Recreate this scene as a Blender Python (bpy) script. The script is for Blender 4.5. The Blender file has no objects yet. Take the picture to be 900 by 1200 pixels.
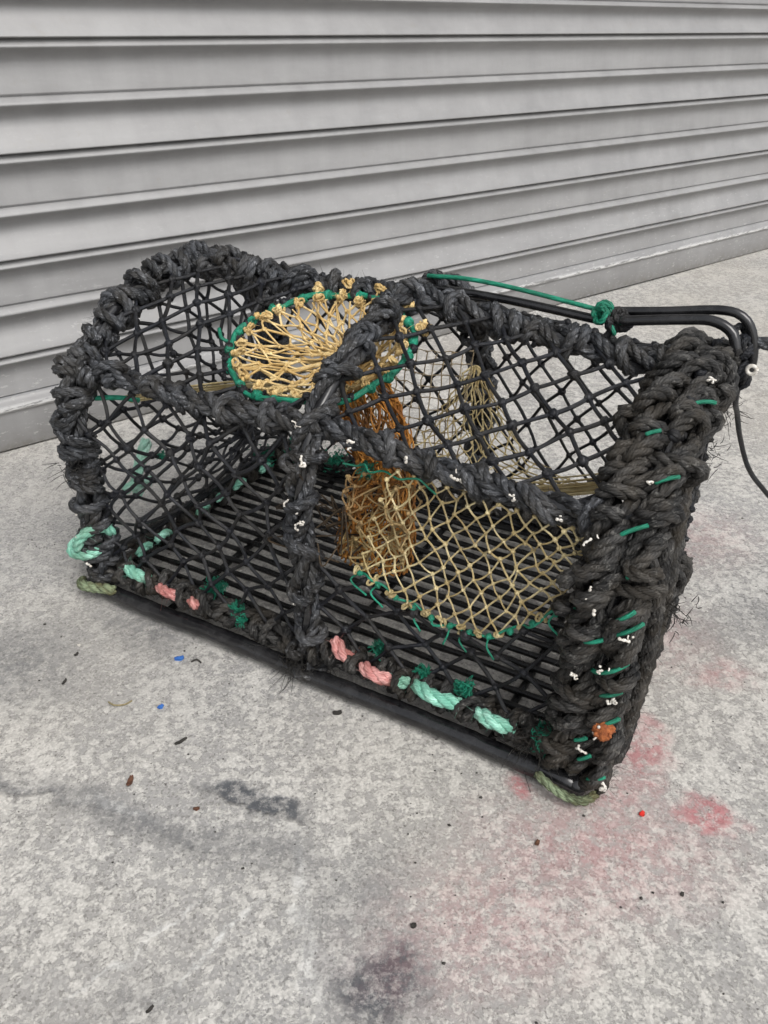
import bpy, math, random
import numpy as np
random.seed(7); RNG=np.random.default_rng(11)
C=bpy.context.scene.collection
PI=math.pi
# ------------------------------------------------------------------ frames
A=np.array([-.385,.868,0.]); EU=np.array([.869,-.494,0.]); EU/=np.linalg.norm(EU); EV=np.array([-EU[1],EU[0],0.]); EZ=np.array([0,0,1.])
L=.68; W=.41; MID=.345
YAW=math.atan2(EU[1],EU[0])
def V3(*a): return np.array(a,float)
# ------------------------------------------------------------------ materials
def new_mat(name):
    m=bpy.data.materials.new(name); m.use_nodes=True; nt=m.node_tree; nt.nodes.clear()
    out=nt.nodes.new('ShaderNodeOutputMaterial'); b=nt.nodes.new('ShaderNodeBsdfPrincipled'); nt.links.new(b.outputs[0],out.inputs[0])
    return m,nt,b
class NT:
    def __init__(s,nt): s.nt=nt
    def n(s,t,**kw):
        x=s.nt.nodes.new(t)
        for k,v in kw.items():
            if k.startswith('i_'): x.inputs[k[2:]].default_value=v
            else: setattr(x,k,v)
        return x
    def l(s,a,b): s.nt.links.new(a,b)
    def noise(s,vec,scale,detail=4,rough=.55,dist=0.):
        x=s.n('ShaderNodeTexNoise'); x.inputs['Scale'].default_value=scale; x.inputs['Detail'].default_value=detail
        x.inputs['Roughness'].default_value=rough; x.inputs['Distortion'].default_value=dist
        if vec is not None: s.l(vec,x.inputs['Vector'])
        return x.outputs[0]
    def ramp(s,val,stops,interp='LINEAR'):
        x=s.n('ShaderNodeValToRGB'); cr=x.color_ramp; cr.interpolation=interp
        while len(cr.elements)>1: cr.elements.remove(cr.elements[-1])
        for i,(p,c) in enumerate(stops):
            e=cr.elements[0] if i==0 else cr.elements.new(p)
            e.position=p; e.color=(c,c,c,1) if not hasattr(c,'__len__') else (*c,1)
        s.l(val,x.inputs[0]); return x.outputs[0]
    def math(s,op,a,b=None,c=None,clamp=False):
        x=s.n('ShaderNodeMath',operation=op); x.use_clamp=clamp
        for i,v in enumerate((a,b,c)):
            if v is None: continue
            if isinstance(v,(int,float)): x.inputs[i].default_value=v
            else: s.l(v,x.inputs[i])
        return x.outputs[0]
    def mix(s,f,a,b,mode='MIX'):
        x=s.n('ShaderNodeMix',data_type='RGBA',blend_type=mode)
        if isinstance(f,(int,float)): x.inputs[0].default_value=f
        else: s.l(f,x.inputs[0])
        for i,v in ((6,a),(7,b)):
            if hasattr(v,'__len__'): x.inputs[i].default_value=(*v,1)
            else: s.l(v,x.inputs[i])
        return x.outputs[2]
    def mapping(s,vec,scale=(1,1,1),loc=(0,0,0),rot=(0,0,0)):
        x=s.n('ShaderNodeMapping'); x.inputs['Scale'].default_value=scale; x.inputs['Location'].default_value=loc; x.inputs['Rotation'].default_value=rot
        s.l(vec,x.inputs['Vector']); return x.outputs[0]
    def bump(s,h,strength,dist,b,prev=None):
        x=s.n('ShaderNodeBump'); x.inputs['Strength'].default_value=strength; x.inputs['Distance'].default_value=dist
        s.l(h,x.inputs['Height'])
        if prev is not None: s.l(prev,x.inputs['Normal'])
        if b is not None: s.l(x.outputs[0],b.inputs['Normal'])
        return x.outputs[0]
def rope_mat(name,lo,hi,dirt=None,dirt_amt=.0,rough=.6,fib=1.,yarn=6,bd=.0019,worn_sheen=None,spec=.45,sheen=.0):
    m,nt,b=new_mat(name); g=NT(nt)
    uv=g.n('ShaderNodeTexCoord').outputs['UV']; ob=g.n('ShaderNodeTexCoord').outputs['Object']
    isl=g.n('ShaderNodeNewGeometry').outputs['Random Per Island']
    sx=g.n('ShaderNodeSeparateXYZ'); g.l(uv,sx.inputs[0])
    off=g.n('ShaderNodeCombineXYZ'); g.l(g.math('MULTIPLY',isl,37.),off.inputs[0]); g.l(g.math('MULTIPLY',isl,11.),off.inputs[2])
    av=g.n('ShaderNodeVectorMath',operation='ADD'); g.l(g.mapping(uv,scale=(95,11*fib,1)),av.inputs[0]); g.l(off.outputs[0],av.inputs[1])
    f=g.noise(av.outputs[0],1,4,.68)
    f2=g.noise(g.mapping(uv,scale=(300,26*fib,1)),1,3,.7)
    ph=g.math('ADD',g.math('MULTIPLY',sx.outputs[1],yarn*2*PI),g.math('ADD',g.math('MULTIPLY',sx.outputs[0],yarn*170.),g.math('MULTIPLY',f2,3.2)))
    ya=g.math('POWER',g.math('ABSOLUTE',g.math('SINE',g.math('MULTIPLY',ph,.5))),.6)
    big=g.noise(ob,38,4,.6)
    v=g.math('ADD',g.math('MULTIPLY',f,.55),g.math('MULTIPLY',big,.45))
    v=g.math('ADD',v,g.math('MULTIPLY',g.math('SUBTRACT',isl,.5),.12))
    fac=g.ramp(v,[(.40,0),(.5,.30),(.60,1)])
    col=g.mix(fac,lo,hi)
    if worn_sheen is not None:
        w=g.ramp(g.noise(ob,150,5,.75),[(.56,0),(.66,1)])  # pale worn flecks that also put sheen into the colour
        col=g.mix(g.math('MULTIPLY',w,.65),col,worn_sheen)
    if dirt is not None:
        d=g.ramp(g.noise(g.mapping(ob,loc=(3,1,7)),22,5,.65),[(.45,0),(.62,1)])
        col=g.mix(g.math('MULTIPLY',d,dirt_amt),col,dirt)
    g.l(col,b.inputs['Base Color']); b.inputs['Roughness'].default_value=rough
    b.inputs['Specular IOR Level'].default_value=spec
    h=g.math('ADD',g.math('ADD',g.math('MULTIPLY',f,.8),g.math('MULTIPLY',f2,.4)),g.math('MULTIPLY',ya,.30))
    g.bump(h,1.,bd,b)
    return m
def simple_mat(name,lo,hi,rough=.5,scale=60,spec=.5,bump=.3,rlo=None):
    m,nt,b=new_mat(name); g=NT(nt); ob=g.n('ShaderNodeTexCoord').outputs['Object']
    n1=g.noise(ob,scale,5,.65); n2=g.noise(ob,scale*5,3,.6)
    fac=g.ramp(g.math('ADD',g.math('MULTIPLY',n1,.7),g.math('MULTIPLY',n2,.3)),[(.38,0),(.62,1)])
    g.l(g.mix(fac,lo,hi),b.inputs['Base Color'])
    if rlo is None: b.inputs['Roughness'].default_value=rough
    else: g.l(g.ramp(n1,[(.35,rlo),(.65,rough)]),b.inputs['Roughness'])
    b.inputs['Specular IOR Level'].default_value=spec
    g.bump(g.math('ADD',n1,g.math('MULTIPLY',n2,.5)),bump,.001,b)
    return m
M={}
M['rope']=rope_mat('weathered_black_rope',(.0026,.003,.004),(.064,.069,.078),dirt=(.075,.062,.042),dirt_amt=.22,worn_sheen=(.30,.31,.33),rough=.45,spec=.5)
M['rope_dirty']=rope_mat('muddy_black_rope',(.0026,.0027,.0030),(.060,.058,.055),dirt=(.070,.056,.038),dirt_amt=.38,worn_sheen=(.21,.205,.19),rough=.52,spec=.4)
M['net']=rope_mat('black_net_twine',(.0028,.0032,.005),(.015,.017,.023),rough=.42,spec=.4,dirt=(.05,.045,.035),dirt_amt=.25,yarn=4,bd=.0012)
M['beige']=rope_mat('beige_net_twine',(.42,.32,.14),(.82,.71,.42),rough=.75,dirt=(.20,.13,.05),dirt_amt=.45,yarn=4,bd=.0012)
M['pale']=rope_mat('pale_net_twine',(.32,.24,.14),(.66,.56,.40),rough=.75,dirt=(.22,.15,.07),dirt_amt=.4,yarn=4,bd=.0012)
M['gold']=rope_mat('golden_net_twine',(.54,.35,.12),(.92,.73,.38),rough=.75,dirt=(.34,.20,.07),dirt_amt=.3,yarn=4,bd=.0012)
M['orange']=rope_mat('orange_stained_twine',(.22,.075,.010),(.74,.33,.06),rough=.8,dirt=(.06,.035,.018),dirt_amt=.5,yarn=4,bd=.0012)
M['green']=rope_mat('green_twine',(.006,.13,.075),(.02,.34,.21),rough=.5,spec=.4,dirt=(.02,.06,.04),dirt_amt=.25,yarn=4,bd=.0012)
M['mint']=rope_mat('mint_rope',(.16,.46,.34),(.45,.84,.68),rough=.6,dirt=(.10,.14,.08),dirt_amt=.5)
M['lifted_mint']=rope_mat('lifted_mint_rope',(.30,.62,.48),(.60,.88,.76),rough=.6)  # mint lightened to make up for the shade on the hanging pieces
M['pink']=rope_mat('pink_rope',(.42,.13,.12),(.80,.42,.39),rough=.7,dirt=(.20,.11,.08),dirt_amt=.6)
M['plastic']=simple_mat('black_plastic_coating',(.005,.005,.006),(.022,.022,.023),rough=.24,rlo=.09,scale=30,bump=.06,spec=.55)
M['slat']=simple_mat('wet_black_slat',(.004,.004,.004),(.013,.013,.013),rough=.4,rlo=.15,scale=50,bump=.3,spec=.35)
M['worm']=simple_mat('white_worm_shell',(.42,.38,.32),(.80,.78,.73),rough=.6,scale=300)
M['rust']=simple_mat('rusty_orange_crust',(.16,.04,.012),(.42,.13,.035),rough=.85,scale=180,bump=.8)
M['algae']=rope_mat('algae_green_rope',(.05,.055,.025),(.26,.33,.20),rough=.8,dirt=(.14,.10,.03),dirt_amt=.6)
M['brown']=rope_mat('brown_fibre_debris',(.03,.02,.012),(.12,.085,.05),rough=.9)
M['blue']=simple_mat('blue_paint_flake',(.03,.12,.42),(.06,.2,.55),rough=.6)
M['redflake']=simple_mat('red_paint_flake',(.6,.02,.015),(.75,.05,.03),rough=.5)
M['leaf']=simple_mat('dead_leaf',(.06,.025,.012),(.16,.07,.04),rough=.8,scale=300)
M['dark']=simple_mat('dark_debris',(.02,.018,.015),(.05,.045,.04),rough=.85,scale=300)
M['straw']=simple_mat('straw_debris',(.2,.16,.08),(.3,.26,.15),rough=.85,scale=300)
# ------------------------------------------------------------------ mesh builder
class MB:
    def __init__(s): s.v=[];s.f=[];s.uv=[];s.n=0
    def add(s,v,f,uv):   # v Nx3, f list-array of quads Mx4, uv per vertex Nx2
        s.v.append(np.asarray(v,float)); s.f.append(np.asarray(f,int)+s.n); s.uv.append(np.asarray(uv,float)); s.n+=len(v)
    def build(s,name,mat,parent=None,local=True):
        me=bpy.data.meshes.new(name)
        v=np.concatenate(s.v); f=np.concatenate(s.f); uv=np.concatenate(s.uv)
        me.vertices.add(len(v)); me.vertices.foreach_set('co',v.astype(np.float32).ravel())
        me.loops.add(f.size); me.loops.foreach_set('vertex_index',f.astype(np.int32).ravel())
        me.polygons.add(len(f)); me.polygons.foreach_set('loop_start',np.arange(0,f.size,4,dtype=np.int32))
        me.polygons.foreach_set('loop_total',np.full(len(f),4,dtype=np.int32))
        me.polygons.foreach_set('use_smooth',np.ones(len(f),dtype=bool))
        lu=uv[f.ravel()].reshape(-1,4,2).copy()
        wrapq=(lu[:,:,1].max(1)-lu[:,:,1].min(1))>.55      # quads that close the tube: let v run past 1
        lu[wrapq,:,1]=np.where(lu[wrapq,:,1]<.45,lu[wrapq,:,1]+1,lu[wrapq,:,1])
        ul=me.uv_layers.new(name='UVMap'); ul.data.foreach_set('uv',lu.astype(np.float32).ravel())
        me.update(calc_edges=True); me.validate()
        me.materials.append(mat)
        o=bpy.data.objects.new(name,me); C.objects.link(o)
        if parent is not None: o.parent=parent
        return o
def norm(a): return a/np.maximum(np.linalg.norm(a,axis=-1,keepdims=True),1e-9)
def resample(P,step=None,n=None):
    P=np.asarray(P,float)
    # catmull-rom then even
    Q=[P[0]]
    E=np.vstack([2*P[0]-P[1],P,2*P[-1]-P[-2]])
    t=np.linspace(0,1,13)[1:,None]
    for i in range(1,len(E)-2):
        a,b,c,d=E[i-1:i+3]
        Q.extend(.5*((2*b)+(-a+c)*t+(2*a-5*b+4*c-d)*t*t+(-a+3*b-3*c+d)*t**3))
    Q=np.array(Q); s=np.concatenate([[0],np.cumsum(np.linalg.norm(np.diff(Q,axis=0),axis=1))])
    if n is None: n=max(3,int(s[-1]/step)+1)
    x=np.linspace(0,s[-1],n)
    return np.stack([np.interp(x,s,Q[:,k]) for k in range(3)],1)
def arcl(P): return np.concatenate([[0],np.cumsum(np.linalg.norm(np.diff(P,axis=0),axis=1))])
def frames(P):
    T=norm(np.gradient(P,axis=0)); n=len(P)
    N=np.zeros_like(P); r=V3(0,0,1) if abs(T[0][2])<.9 else V3(0,1,0)
    N[0]=norm(r-T[0]*(r@T[0]))
    for i in range(1,n):
        q=N[i-1]-T[i]*(N[i-1]@T[i]); N[i]=q/max(np.linalg.norm(q),1e-9)
    return T,N,np.cross(T,N)
def tube(mb,P,r,sides=6,cap=True,groove=0.,gp=.05):
    P=np.asarray(P,float); n=len(P); T,N,B=frames(P); r=np.full(n,r) if np.isscalar(r) else np.asarray(r,float)
    if cap:
        P=np.vstack([P[:1]-T[:1]*r[0]*.5,P,P[-1:]+T[-1:]*r[-1]*.5]); N=np.vstack([N[:1],N,N[-1:]]);B=np.vstack([B[:1],B,B[-1:]])
        r=np.concatenate([[r[0]*.05],r,[r[-1]*.05]]); n+=2
    a=np.arange(sides)/sides*2*PI
    s=arcl(P)+random.random()*3
    if groove:
        aa=a[None,:]+(s/gp*2*PI)[:,None]; rr=r[:,None]*(1+groove*(1-2*(np.arange(sides)%2)))[None,:]*(1+RNG.normal(size=(len(r),sides))*.020)
    else:
        aa=a[None,:]+0*s[:,None]; rr=r[:,None]*np.ones((1,sides))
    v=P[:,None,:]+rr[:,:,None]*(np.cos(aa)[:,:,None]*N[:,None,:]+np.sin(aa)[:,:,None]*B[:,None,:])
    o=random.random()
    uv=np.stack([np.repeat(s,sides),np.tile(a/(2*PI),n)],1)
    i=np.arange(n-1)[:,None]*sides; j=np.arange(sides)[None,:]; j2=(j+1)%sides
    f=np.stack([i+j,i+j2,i+sides+j2,i+sides+j],-1).reshape(-1,4)
    mb.add(v.reshape(-1,3),f,uv)
def rope(mb,P,R,pitch=None,nstr=3,sides=6,step=None,hand=1,fray=0):
    pitch=pitch or R*6.0; step=step or R*.78
    P=resample(P,step); T,N,B=frames(P); s=arcl(P); ph0=random.random()*2*PI
    w=norm(RNG.normal(size=3))
    for k in range(nstr):
        a=hand*2*PI*s/pitch+ph0+2*PI*k/nstr
        off=R*.52*(1+.06*np.sin(s*180+k*2))[:,None]
        Q=P+off*(np.cos(a)[:,None]*N+np.sin(a)[:,None]*B)
        rad=R*.56*(1+.07*np.sin(s*310+k*1.7+ph0))
        rad[0]*=.6; rad[-1]*=.6
        tube(mb,Q,rad,sides+4,groove=.10,gp=-hand*R*9)
    if fray: hairs(mb,P,R,int(fray*s[-1]))
def hairs(mb,P,R,n,length=.0065,r=.00020):
    T,N,B=frames(P)
    for _ in range(int(n*1.8)):
        i=random.randrange(len(P)); a=random.random()*2*PI
        d=math.cos(a)*N[i]+math.sin(a)*B[i]; t=T[i]*random.choice((-1,1))
        p=P[i]+d*R*.9; Ln=length*random.uniform(.35,1.3)
        c=RNG.normal(size=3)*.45
        pts=np.array([p+Ln*x*(t*.8+d*(.25+.7*x)+c*x) for x in (0,.33,.66,1.)])
        tube(mb,pts,np.array([r,r,r*.8,r*.4]),3,cap=False)
def blob(mb,c,r,sx=1.,sy=1.,sz=1.,jit=.12,nu=7,nv=5,rot=None):
    v=[];uv=[]
    for i in range(nv+1):
        th=PI*i/nv
        for j in range(nu):
            ph=2*PI*j/nu
            p=V3(math.sin(th)*math.cos(ph)*sx,math.sin(th)*math.sin(ph)*sy,math.cos(th)*sz)*r*(1+random.uniform(-jit,jit)*(0<i<nv))
            v.append(p); uv.append((ph*r,th*r))
    v=np.array(v)
    if rot is not None: v=v@rot.T
    i=np.arange(nv)[:,None]*nu; j=np.arange(nu)[None,:]; j2=(j+1)%nu
    f=np.stack([i+j,i+j2,i+nu+j2,i+nu+j],-1).reshape(-1,4)
    mb.add(v+c,f,uv)
def knot(mb,c,r):
    # small overhand knot: a lumpy core with two crossing turns
    blob(mb,c,r*.95,random.uniform(.85,1.15),random.uniform(.85,1.15),random.uniform(.8,1.05),.14)
    for _ in range(2):
        n=norm(RNG.normal(size=3)); a=norm(np.cross(n,V3(.3,.5,.8))); b=np.cross(n,a)
        t=np.linspace(0,2*PI,8)
        tube(mb,c+r*.72*(np.cos(t)[:,None]*a+np.sin(t)[:,None]*b),r*.42,5,cap=False)
def strand(mb,p,q,r,sag=0.,sides=5,jit=.0,n=4):
    t=np.linspace(0,1,n+1)[:,None]; P=p*(1-t)+q*t
    k=np.sin(PI*t)
    P=P+k*(V3(0,0,-sag*.5)+RNG.normal(size=3)*jit*.6)
    tube(mb,P,r*random.uniform(.88,1.12),sides,cap=False)
def net(mb,F,nu,nv,r,kr,jit=.002,wrap=False,keep=None,move=None,sag=.0015,edge=True,n=4,skip=0.):
    """diamond net over the surface F(s,t); nu,nv half cells"""
    pts={}
    for i in range(nu+1 if not wrap else nu):
        for j in range(nv+1):
            if (i+j)%2: continue
            p=F(i/nu,j/nv)+RNG.normal(size=3)*jit*(0 if j in (0,nv) or (not wrap and i in (0,nu)) else 1)
            if keep is not None and not keep(p): continue
            if move is not None:
                p=move(p)
                if p is None: continue
            pts[(i,j)]=p
    for (i,j),p in pts.items():
        for dj in (-1,1):
            ii=i+1
            if wrap: ii%=nu
            q=pts.get((ii,j+dj))
            if q is not None and random.random()>=skip and np.linalg.norm(q-p)>1e-4: strand(mb,p,q,r,sag,jit=jit*.55,n=n)
        if kr: knot(mb,p,kr*random.uniform(.85,1.2))
    return pts
# ------------------------------------------------------------------ tagging
def tag(o,label=None,cat=None,group=None,kind=None):
    if label: o['label']=label
    if cat: o['category']=cat
    if group: o['group']=group
    if kind: o['kind']=kind
    return o
pot=bpy.data.objects.new('lobster_pot',None); C.objects.link(pot)
pot.location=A; pot.rotation_euler=(0,0,YAW)
tag(pot,'black rope-bound lobster pot with yellow and beige inner nets standing on stained concrete','lobster pot')
# ------------------------------------------------------------------ pot: profile
PROF=np.array([(0,.0),(0,.12),(0,.24),(.022,.303),(.075,.345),(.13,.371),(.19,.388),(.24,.39),(.29,.382),(.34,.36),(.38,.315),(.402,.25),(.41,.17),(.41,.0)])
PR=resample(np.c_[np.zeros(len(PROF)),PROF],n=300)[:,1:]; PS=arcl(PR); PTOT=PS[-1]
def prof(s): return np.array([np.interp(s*PTOT,PS,PR[:,0]),np.interp(s*PTOT,PS,PR[:,1])])
def s_at(v,z): return PS[np.argmin((PR[:,0]-v)**2+(PR[:,1]-z)**2)]/PTOT
S_RAIL=s_at(.03,.31); S_RIDGE=s_at(.235,.39)
def zdrop(u,z):
    return z-.027*min(1.,max(0.,(u-.38)/.27))*(max(0,z)/.39)**2
def hoop_path(u,n=60,s0=.012,s1=.988,off=0.,far_shift=0.):
    out=[]
    for k in np.linspace(s0,s1,n):
        v,z=prof(k); uu=u+far_shift*max(0,(v-.2)/.2)
        out.append((uu,v,zdrop(uu,z)))
    P=np.array(out)
    if off:
        T,_,_=frames(P); O=np.cross(T,V3(1,0,0)); P=P+off*norm(O)*1.0
    return P
def ring_turn(mb,c,T,rr,R,turns=1.15,tilt=.006,phase=None,sides=6,wob=.14):
    r0=norm(np.cross(T,V3(.21,.5,.84))); r1=np.cross(T,r0)
    ph=random.random()*2*PI if phase is None else phase; sg=random.choice((-1,1)); tp=random.random()*6
    a=np.linspace(0,turns*2*PI,int(14*turns))
    adv=sg*tilt*(a/(turns*2*PI)-.5)*2+tilt*.7*np.cos(a+tp)
    rad=rr*(1+wob*np.sin(a*2+tp)+random.uniform(-.05,.08))
    rad[0]*=.62; rad[-1]*=.62
    P=c+rad[:,None]*(np.cos(a+ph)[:,None]*r0+np.sin(a+ph)[:,None]*r1)+adv[:,None]*T
    rope(mb,P,R,sides=sides)
def lash(path,bar_r=.006,R=.006,nlong=3,twist=.22,step=(.03,.045),rr=None,tilt=.007,fray=25,double=.3,helix=None,mb=None,skew=None):
    """rope lashed along a bar: long ropes twisted round it and locked by hitches"""
    mb=mb or MB(); P=resample(path,.004); T,N,B=frames(P); s=arcl(P); tot=s[-1]
    ph=random.random()*6
    for k in range(nlong):
        a=2*PI*s/twist+ph+2*PI*k/nlong+.35*np.sin(s*23+k)
        off=(bar_r+R*.8)*(1+.10*np.sin(s*47+2*k))
        Q=P+off[:,None]*(np.cos(a)[:,None]*N+np.sin(a)[:,None]*B)
        rope(mb,Q,R,hand=random.choice((-1,1)))
    rr=rr or bar_r+R*2.2
    x=random.uniform(.005,.02)
    while x<tot-.006:
        i=int(np.searchsorted(s,x)); i=min(i,len(P)-1)
        c=P[i]+RNG.normal(size=3)*.0014
        t=norm(T[i]+RNG.normal(size=3)*.10+(0 if skew is None else np.array(skew)))
        ring_turn(mb,c,t,rr*random.uniform(.92,1.08),R*random.uniform(.92,1.1),turns=random.choice((1.1,1.3,1.9)) if random.random()<double+.3 else 1.1,tilt=tilt*random.uniform(.5,1.6))
        x+=random.uniform(*step)
    if fray:
        hairs(mb,P,rr+R*.4,int(fray*40*tot),length=.0065)
    return mb
def bar_obj(name,path,r,mat,parent,step=.01,sides=10):
    mb=MB(); tube(mb,resample(path,step),r,sides); return mb.build(name,mat,parent)
# ------------------------------------------------------------------ base
bf=MB()
def straight(mb,a,b,r,n=30,sides=10,wob=.0008,rnoise=.06):
    t=np.linspace(0,1,n)[:,None]; P=np.array(a)*(1-t)+np.array(b)*t; ph=random.random()*6
    P=P+wob*np.c_[np.sin(t[:,0]*9+ph),np.cos(t[:,0]*13+ph),np.sin(t[:,0]*17+ph)]
    tube(mb,P,r*(1+rnoise*np.sin(t[:,0]*41+ph)*np.sin(t[:,0]*97)),sides)
cor=[(0,-.011,.0125),(L-.012,-.011,.0125),(L-.008,W,.014),(0,W,.014)]
loop=[]
for k in range(4):
    a=np.array(cor[k]); b=np.array(cor[(k+1)%4]); 
    straight(bf,a,b,.0105,n=60)
for p in cor: blob(bf,np.array(p),.0112,1,1,1,.02,12,8)
base=bf.build('base_frame',M['plastic'],pot)
sl=MB()
v=.034
while v<W-.01:
    straight(sl,(.01,v,.013+random.uniform(-.001,.001)),(L-.015,v+random.uniform(-.002,.002),.013),.0040,n=50,sides=8,wob=.0012,rnoise=.12)
    v+=.0225+random.uniform(-.0015,.0015)
for u in (.12,.345,.57): straight(sl,(u,.0,.0055),(u,W,.0055),.0045,n=20)
sl.build('base_slats',M['slat'],pot)
# ------------------------------------------------------------------ hoops with bindings
def add_hoop(u,lash_fn,label,far=0.):
    h=bar_obj('hoop',hoop_path(u,far_shift=far),.007,M['plastic'],pot)
    h['label']=label
    return h
hl=add_hoop(.010,None,'left end hoop wound with tight rope turns')
mb=lash(hoop_path(.012,s1=.93,off=.005),bar_r=.0072,R=.0063,nlong=3,step=(.020,.031),rr=.0182,tilt=.007,twist=.16,fray=8)
mb.build('rope_binding',M['rope'],hl)
hm=add_hoop(MID,None,'middle hoop with slack rope lashing',far=.022)
mb=lash(hoop_path(MID,far_shift=.022,s1=.96),bar_r=.0048,R=.0058,nlong=3,step=(.038,.062),rr=.0165,tilt=.010,twist=.13,fray=6)
mb.build('rope_binding',M['rope'],hm)
hr=add_hoop(L-.012,None,'right end hoop under a thick doubled mass of rope turns')
mb=lash(hoop_path(L-.030,s1=.96),bar_r=.0068,R=.0068,nlong=3,step=(.021,.033),rr=.0196,tilt=.010,twist=.11,fray=22,skew=(-.75,0,0))
mb.build('rope_binding',M['rope_dirty'],hr)
mb=lash(hoop_path(L+.002,off=-.002,s1=.60),bar_r=.0055,R=.0060,nlong=3,step=(.022,.036),rr=.0160,tilt=.010,twist=.10,fray=22,skew=(-.7,0,0))
o=mb.build('rope_binding',M['rope_dirty'],hr)
# long smooth ropes running down the outer face of the right end
mb=MB()
for (v0,z0,v1,z1,uu) in ((.04,.28,.02,.03,L+.014),(.07,.31,.045,.02,L+.014),(.10,.32,.075,.02,L+.012)):
    rope(mb,[(uu,v0,z0),(uu+.006,(v0+v1)/2+.004,(z0+z1)/2),(uu,v1,z1)],.0078,fray=200)
mb.build('rope_run',M['rope_dirty'],pot)
# rails
def rail(name,sk,u0,u1,**kw):
    v,z=prof(sk)
    P=np.array([(u,v+.002*math.sin(u*19),zdrop(u,z)-.006*math.sin(PI*((u/ MID)%1))) for u in np.linspace(u0,u1,24)])
    r=bar_obj(name,P,.0065,M['plastic'],pot)
    lash(P,**kw).build('rope_binding',M['rope'],r)
    return r
rail('front_rail',S_RAIL,.008,L-.01,bar_r=.0030,R=.0056,nlong=3,step=(.040,.066),rr=.0120,tilt=.012,twist=.085,fray=5)
rail('ridge_rail',S_RIDGE,.008,L-.01,bar_r=.0036,R=.0060,nlong=3,step=(.036,.062),rr=.0136,tilt=.012,twist=.095,fray=6)
# base lashings (rope that laces the nets to the base frame)
bl=MB()
lash([(0.0,.008,.036),(.17,.010,.036),(.34,.008,.036),(.5,.012,.038),(L-.02,.008,.036)],bar_r=.004,R=.0052,nlong=3,step=(.020,.034),rr=.0135,tilt=.010,twist=.13,fray=10,mb=bl)
lash([(0.010,.0,.034),(.012,W,.034)],bar_r=.004,R=.0055,nlong=2,step=(.022,.036),rr=.014,tilt=.01,twist=.14,fray=6,mb=bl)
lash([(0.0,W,.034),(L,W,.034)],bar_r=.004,R=.0055,nlong=2,step=(.03,.05),rr=.014,tilt=.01,twist=.14,fray=2,mb=bl)
lash([(L-.012,.008,.026),(L-.008,W-.01,.028)],bar_r=.006,R=.0068,nlong=3,step=(.026,.036),rr=.0172,tilt=.009,twist=.14,fray=10,mb=bl)
for u in (.062,.102,.160,.200,.372,.413,.466,.545,.603,.63):
    ring_turn(bl,V3(u+random.uniform(-.003,.003),-.002,.048),norm(V3(1,random.uniform(-.5,.5),random.uniform(.1,.7))),.0115,.0042,1.3,.005)
bl.build('base_lashing',M['rope_dirty'],base)
# tufts of loose fibre at the right end and back leg
for (c,n,ln) in ((V3(L+.004,.395,.262),70,.018),(V3(L+.0,.395,.20),50,.014),(V3(L+.024,.06,.2),70,.016),(V3(L-.02,.0,.1),150,.02),(V3(.34,-.012,.03),110,.03),(V3(.02,-.01,.2),60,.02),(V3(.62,.0,.045),160,.025),(V3(.02,.01,.05),80,.022)):
    mb=MB()
    for _ in range(n):
        d=norm(RNG.normal(size=3)+V3(.3,-.1,-.25)); p=c+RNG.normal(size=3)*.010
        q=RNG.normal(size=3)*.5
        l_=ln*random.uniform(.3,1)
        tube(mb,np.array([p+l_*x*(d+q*x) for x in (0,.3,.65,1.)]),np.array([.0005,.0005,.0004,.0002]),3,cap=False)
    mb.build('loose_fibres',M['rope_dirty'],pot)
# ------------------------------------------------------------------ nets
def top_surface(u0,u1,s0,s1,sag=.02):
    def F(s,t):
        u=u0+(u1-u0)*s; v,z=prof(s0+(s1-s0)*t)
        return V3(u,v,zdrop(u,z)-sag*abs(math.sin(PI*s))**.7*abs(math.sin(PI*t))**.8)
    return F
NR=.0024; KR=.0054
mb=MB(); net(mb,top_surface(MID+.005,L-.02,S_RAIL,S_RIDGE,.022),12,8,NR*.95,KR*.95)
mb.build('net_panel',M['net'],pot)['label']='black net over the top of the right half'
# entrance ring plane
RC=V3(.281,.137,.348); ax1=norm(V3(1,.18,.08)); ax2=norm(V3(0,.905,.425)); ax2=norm(ax2-ax1*(ax1@ax2)); axn=np.cross(ax1,ax2)
RA,RB=.108,.086
def ringpt(a,k=1.,drop=0.): return RC+k*(RA*math.cos(a)*ax1+RB*math.sin(a)*ax2)-drop*axn
def ring_move(p):
    d=p-RC; x=d@ax1/RA; y=d@ax2/RB; r=math.hypot(x,y)
    if r<.55: return None
    if r<1.08: return ringpt(math.atan2(y,x),1.02)
    return p
mb=MB(); net(mb,top_surface(.012,MID,S_RAIL,S_RIDGE,.012),14,7,NR,KR,move=ring_move)
mb.build('net_panel',M['net'],pot)['label']='black net over the top of the left half around the yellow entrance'
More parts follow.
